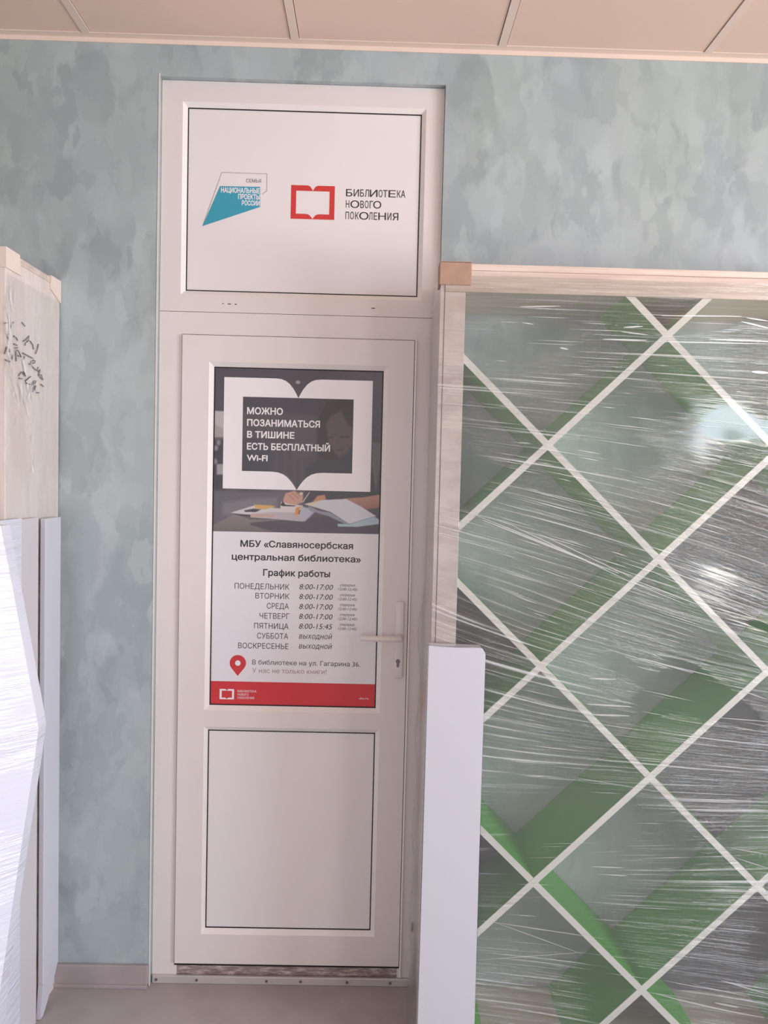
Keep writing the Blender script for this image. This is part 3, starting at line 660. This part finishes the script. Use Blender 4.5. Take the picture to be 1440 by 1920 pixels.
# bunched folds of the film
bm = bmesh.new()
def fold(px0, py0, px1, py1, w, sag=0.0):
    a, b = at(px0, py0, SY0 - .009), at(px1, py1, SY0 - .009); n = 7; L, U = [], []
    d = (b - a).normalized(); nrm = Vector((-d.z, 0, d.x))
    for i in range(n):
        t = i / (n - 1); p = a.lerp(b, t) - Vector((0, 0, sag * 4 * t * (1 - t))); ww = w * .00145 * (.25 + .75 * math.sin(math.pi * (.08 + .84 * t))) / 2
        L.append(bm.verts.new(p - nrm * ww)); U.append(bm.verts.new(p + nrm * ww + Vector((0, -.0006, 0))))
    for i in range(n - 1): bm.faces.new((L[i], L[i + 1], U[i + 1], U[i]))
for q in ((1230, 1863, 1432, 1908, 3.5, .004), (1245, 1838, 1380, 1862, 2, .002), (1300, 1846, 1400, 1868, 2), (1340, 1880, 1385, 1889, 4), (1352, 1838, 1440, 1864, 3), (1200, 1050, 1440, 1140, 2.5), (1190, 1088, 1320, 1138, 2.5),
          (1180, 1090, 1290, 1135, 2), (1230, 1075, 1440, 1170, 2.5), (1300, 1100, 1440, 1150, 2), (905, 975, 1160, 1075, 3), (960, 985, 1180, 1090, 2.5), (890, 965, 1100, 1050, 2), (1010, 1000, 1190, 1085, 2),
          (1105, 1272, 1155, 1274, 3.5), (1100, 1320, 1182, 1325, 3.5), (1110, 1340, 1180, 1342, 3.5), (1180, 1230, 1400, 1283, 2), (1200, 1233, 1300, 1262, 2.5), (1120, 1210, 1260, 1255, 1.5), (1340, 1345, 1440, 1353, 2), (1390, 1295, 1440, 1312, 2), (1370, 1286, 1440, 1298, 1.5),
          (1210, 1470, 1370, 1474, 1.6), (1220, 1483, 1390, 1491, 1.6), (1240, 1500, 1390, 1506, 1.6), (1110, 1625, 1170, 1627, 2.5), (1140, 1640, 1175, 1642, 3), (1060, 1455, 1240, 1485, 1.4), (985, 1455, 1020, 1456, 2), (1370, 1590, 1440, 1602, 2), (1375, 1607, 1440, 1628, 2),
          (905, 1726, 1130, 1760, 2), (930, 1730, 1090, 1788, 1.8), (895, 1800, 1100, 1785, 1.6), (1330, 636, 1440, 640, 3), (1230, 640, 1440, 645, 2), (1410, 697, 1440, 699, 5), (1390, 603, 1440, 615, 3), (1400, 596, 1440, 602, 2.5), (1240, 592, 1390, 593, 2), (1130, 636, 1212, 638, 2.5), (1170, 614, 1205, 612, 2.5), (1165, 622, 1215, 628, 2),
          (975, 575, 1050, 574, 2), (1000, 590, 1010, 560, 0.1), (980, 605, 1000, 608, 2), (1050, 652, 1065, 655, 3), (865, 540, 868, 541, 1)): fold(*q)
rnd = random.Random(3)
for i in range(260):                  # many fine folds running with the wrap
    z = rnd.choice([rnd.uniform(1.2, 2.12), rnd.uniform(.2, 2.12)]); x = rnd.uniform(.30, 1.10); ln = rnd.uniform(.04, .20)
    if z < 1.2 and x < .36 and z < 1.19: x += .1
    s_ = skew(z) * .95; a = Vector((x, SY0 - .0092, z)); b = Vector((min(x + ln, SX1), SY0 - .0092, z - s_ * ln)); d = (b - a).normalized(); nrm = Vector((-d.z, 0, d.x)); w_ = rnd.uniform(.0006, .0019) / 2
    vs = [bm.verts.new(p) for p in (a, a.lerp(b, .6) - nrm * w_, b, a.lerp(b, .6) + nrm * w_)]; bm.faces.new(vs)
part('film_folds', bm, 'fold')['kind'] = 'stuff'
# slack film hanging off the left side towards the door
bm = bmesh.new(); gr = []; prof = [(0.02, .030), (.5, .028), (.95, .026), (1.10, .020), (1.22, .030), (1.34, .010), (1.6, .006), (1.95, .012), (2.08, .014), (2.17, .002)]
for j in range(61):
    z = .004 + 2.16 * j / 60
    for (a, ba), (b, bb) in zip(prof, prof[1:]):
        if z <= b: bu = ba + (bb - ba) * max(0, (z - a)) / (b - a); break
    row = []
    for i in range(13):
        t = i / 12; y = SY0 - .003 + (SY1 - SY0 - .004) * t
        row.append(bm.verts.new((SX0 - .0015 - bu * math.sin(math.pi * min(1, t * 1.15 + .03)) ** .8 * (1 + .15 * math.sin(z * 23)) if t < .84 else SX0 - .0015 - bu * .35, y, z)))
    gr.append(row)
uvl = bm.loops.layers.uv.new('UVMap')
for j in range(60):
    for i in range(12):
        fc = bm.faces.new((gr[j][i], gr[j + 1][i], gr[j + 1][i + 1], gr[j][i + 1])); fc.smooth = True
        for lp in fc.loops: lp[uvl].uv = (lp.vert.co.y * 3, lp.vert.co.z)
part('slack_film', bm, 'film_side')

# ------------------------------------------------------------------ white board standing before the bookcase
pts = [(at(*p, -.36).x, at(*p, -.36).z) for p in ((803, 1211), (904, 1215), (910.5, 1226), (884, 2010), (776.5, 2010))]
pts[3] = (pts[2][0] + .001, 0.0); pts[4] = (pts[0][0] - .003, 0.0)
bm = bmesh.new(); prism(bm, pts, -.36, -.318); bmesh.ops.bevel(bm, geom=[e_ for e_ in bm.edges], offset=.002, segments=2, affect='EDGES')
o = build('wrapped_board', bm, 'board'); tag(o, 'white board with one clipped corner standing upright before the bookcase post', 'board')

# ------------------------------------------------------------------ tall cabinet at the left
CX, CY0, CY1, CZ = -.982, -.371, -.026, 2.204
cb_ = empty('tall_cabinet', (CX - .4, (CY0 + CY1) / 2, 0)); tag(cb_, 'tall pale wood cabinet wrapped in film with marker handwriting at the left edge', 'cabinet')
def cpart(name, bm, mat, smooth=False): o = build(name, bm, mat, cb_, smooth); rebase(o); return o
cpart('side_panel', box(bmesh.new(), CX - .018, CX, CY0, CY1, 0, CZ, .001), 'wood_side')
cpart('carcass', box(bmesh.new(), CX - .8, CX - .0185, CY0 + .02, CY1, 0, CZ - .001), 'wood_side')
cpart('front_door', box(bmesh.new(), CX - .8, CX - .020, CY0 + .001, CY0 + .019, .06, CZ - .02, .001), 'wood_side')
cpart('top_panel', box(bmesh.new(), CX - .8, CX, CY0, CY1, CZ + .0005, CZ + .018, .001), 'wood_beam')
bm = bmesh.new(); sx = CX + .0035
def card(bm, ypts, x0, x1):
    a = [bm.verts.new((x0, y, z)) for y, z in ypts]; b = [bm.verts.new((x1, y, z)) for y, z in ypts]; n = len(ypts)
    bm.faces.new(a); bm.faces.new(b[::-1])
    for i in range(n): bm.faces.new((a[i], b[i], b[(i + 1) % n], a[(i + 1) % n]))
card(bm, [(CY0 - .004, CZ + .024), (CY0 + .075, CZ + .024), (CY0 + .082, CZ - .030), (CY0 - .004, CZ - .030)], CX + .0005, sx); box(bm, CX - .06, CX + .0004, CY0 - .004, CY0 - .0005, CZ - .030, CZ + .0235); box(bm, CX - .06, CX + .0004, CY0 - .0004, CY0 + .075, CZ + .019, CZ + .0235)
cpart('corner_protector', bm, 'card_pale')
bm = bmesh.new(); card(bm, [(-.093, CZ + .023), (-.022, CZ + .023), (-.022, CZ - .045), (-.096, CZ - .018)], CX + .0005, sx); box(bm, CX - .06, CX + .0004, -.093, -.022, CZ + .019, CZ + .0228)
cpart('corner_protector', bm, 'card_pale')
# handwriting on the film
bm = bmesh.new(); k5 = 120 / 1152
strokes = [[(85, 250), (140, 243)], [(160, 440), (150, 520), (172, 545)], [(190, 330), (215, 260), (240, 232)], [(395, 235), (425, 270), (450, 300)], [(415, 575), (465, 550), (522, 482), (515, 560), (480, 590)], [(450, 650), (462, 600)],
    [(545, 570), (590, 640), (605, 720)], [(690, 625), (680, 690), (660, 750), (640, 800)], [(690, 640), (672, 700)], [(80, 800), (125, 672), (160, 710), (172, 770)], [(95, 905), (150, 937), (182, 935)], [(290, 935), (285, 800), (300, 732), (330, 742), (382, 862), (320, 832)], [(215, 900), (232, 818)],
    [(405, 785), (500, 835), (592, 882)], [(440, 845), (420, 920)], [(520, 985), (620, 965), (635, 930), (600, 915), (560, 950), (570, 1010), (610, 1060), (660, 1102)], [(690, 1040), (672, 1100), (690, 1130), (720, 1085)], [(720, 1100), (690, 1185), (730, 1230), (772, 1272), (745, 1180), (715, 1182)],
    [(340, 1195), (385, 1125), (440, 1180), (472, 1200)], [(340, 1242), (400, 1250)], [(420, 1120), (450, 1165)], [(555, 1210), (500, 1250), (455, 1292), (470, 1325), (532, 1352)], [(570, 1362), (640, 1322), (652, 1290), (610, 1290), (570, 1362)], [(575, 1442), (640, 1372)], [(590, 1482), (650, 1382)], [(630, 1440), (650, 1500), (712, 1502)], [(735, 1350), (782, 1386)], [(250, 480), (300, 520), (315, 560)], [(250, 620), (310, 650)], [(270, 700), (320, 690)]]
for s_ in strokes: tube(bm, [at_side(x * k5, 580 + y * k5, CX + .0025) for x, y in s_], .0018, 5)
cpart('handwriting', bm, 'ink')
# crumpled film over the side of the cabinet
bm = bmesh.new(); gr = []
for j in range(91):
    z = .01 + 2.15 * j / 90; row = []
    for i in range(15):
        y = CY0 - .004 + (CY1 - CY0 - .006) * i / 14
        row.append(bm.verts.new((CX + .0042 + .0015 * math.sin(z * 31 + y * 40) + .0012 * math.sin(z * 77 - y * 60), y, z)))
    gr.append(row)
uvl = bm.loops.layers.uv.new('UVMap')
for j in range(90):
    for i in range(14):
        fc = bm.faces.new((gr[j][i], gr[j][i + 1], gr[j + 1][i + 1], gr[j + 1][i])); fc.smooth = True
        for lp in fc.loops: lp[uvl].uv = (lp.vert.co.y * 3 + lp.vert.co.z * .6, lp.vert.co.z)
# white slivers standing in for glints on the crumpled film around the handwriting
cr_ = bmesh.new(); rc = random.Random(11)
def glint(cx, cy, rx, ry, n, ln):
    for _ in range(n):
        px_, py_ = rc.gauss(cx, rx), rc.gauss(cy, ry)
        if not 12 < px_ < 100: continue
        p_ = at_side(px_, py_, CX + .0075); an = rc.uniform(-1.9, -.9) ; l_ = ln * rc.uniform(.4, 1.3); w_ = rc.uniform(.001, .004)
        d_ = Vector((0, math.cos(an), math.sin(an))); n_ = Vector((0, -d_.z, d_.y)); tw = Vector((rc.uniform(-.5, .8), 0, 0)) * w_
        vs = [cr_.verts.new(q_) for q_ in (p_ - d_ * l_, p_ - n_ * w_ + tw, p_ + d_ * l_, p_ + n_ * w_ - tw * .5)]; cr_.faces.new(vs)
glint(46, 742, 9, 14, 34, .022); glint(60, 735, 6, 10, 14, .016); glint(22, 630, 5, 40, 16, .05); glint(18, 560, 5, 20, 10, .03); glint(65, 860, 6, 20, 8, .02); glint(30, 690, 12, 30, 14, .03)
cpart('film_glints', cr_, 'fold')['kind'] = 'stuff'
M['film_cab'] = film('crumpled_stretch_film', (9, 22, 1), .03, .22, 1.0, .09, .10, .06)
cpart('stretch_film', bm, 'film_cab')

# ------------------------------------------------------------------ boards and package leaning by the cabinet
bm = bmesh.new(); box(bm, CX + .008, CX + .024, -.172, -.062, .10, 1.503, .002)
for v in bm.verts: pass
# pointed film tail at the foot
tail = [(-.172, .10), (-.062, .10), (-.095, .06), (-.165, .002), (-.185, .002)]
a = [bm.verts.new((CX + .009, y, z)) for y, z in tail]; b = [bm.verts.new((CX + .022, y, z)) for y, z in tail]
bm.faces.new(a); bm.faces.new(b[::-1])
for i in range(5): bm.faces.new((a[i], b[i], b[(i + 1) % 5], a[(i + 1) % 5]))
o = build('narrow_plank', bm, 'board'); tag(o, 'narrow white plank standing upright against the wall end of the tall cabinet', 'plank')
tp = empty('thin_panel', (CX + .014, -.34, 0)); tag(tp, 'thin grey-white wrapped panel leaning flat on the cabinet side behind the bulging package', 'panel')
bm = bmesh.new(); box(bm, CX + .007, CX + .013, -.470, -.194, .0, 1.508, .0015); o = build('sheet', bm, 'wrap_grey', tp); rebase(o)
bm = bmesh.new(); box(bm, CX + .0135, CX + .0145, -.470, -.304, .0, 1.511); o = build('film_layer', bm, 'wrap_white', tp); rebase(o)
KX, KY, KS = -.825, -.50, 1.0            # the package's face is turned towards the right-hand windows
def at_slant(px, py):
    d = RM @ Vector(((px - 720) / FPX, 1, (960 - py) / FPX)); t = (KY - CAM.y + KS * (CAM.x - KX)) / (d.y - KS * d.x); return CAM + d * t
prof = [at_slant(*p) for p in ((1, 986), (24, 1105), (50, 1245), (66, 1330), (72, 1366), (64, 1430), (44, 1560), (20, 1720), (0, 1858), (-18, 1990))]
pz = [(p.x, p.z) for p in prof]; pz[-1] = (pz[-1][0], 0.0)
outline = pz + [(-1.12, 0.0), (-1.12, pz[0][1] + .02)]
bm = bmesh.new(); prism(bm, outline, 0, .045)
for v in bm.verts: v.co.y += KY + KS * (v.co.x - KX)
bmesh.ops.bevel(bm, geom=[e_ for e_ in bm.edges if len(e_.link_faces) == 2 and e_.calc_face_angle(0) > .9], offset=.004, segments=3, affect='EDGES')
o = build('wrapped_package', bm, 'wrap_white'); tag(o, 'bulging white film-wrapped package with a pointed side before the cabinet', 'package')
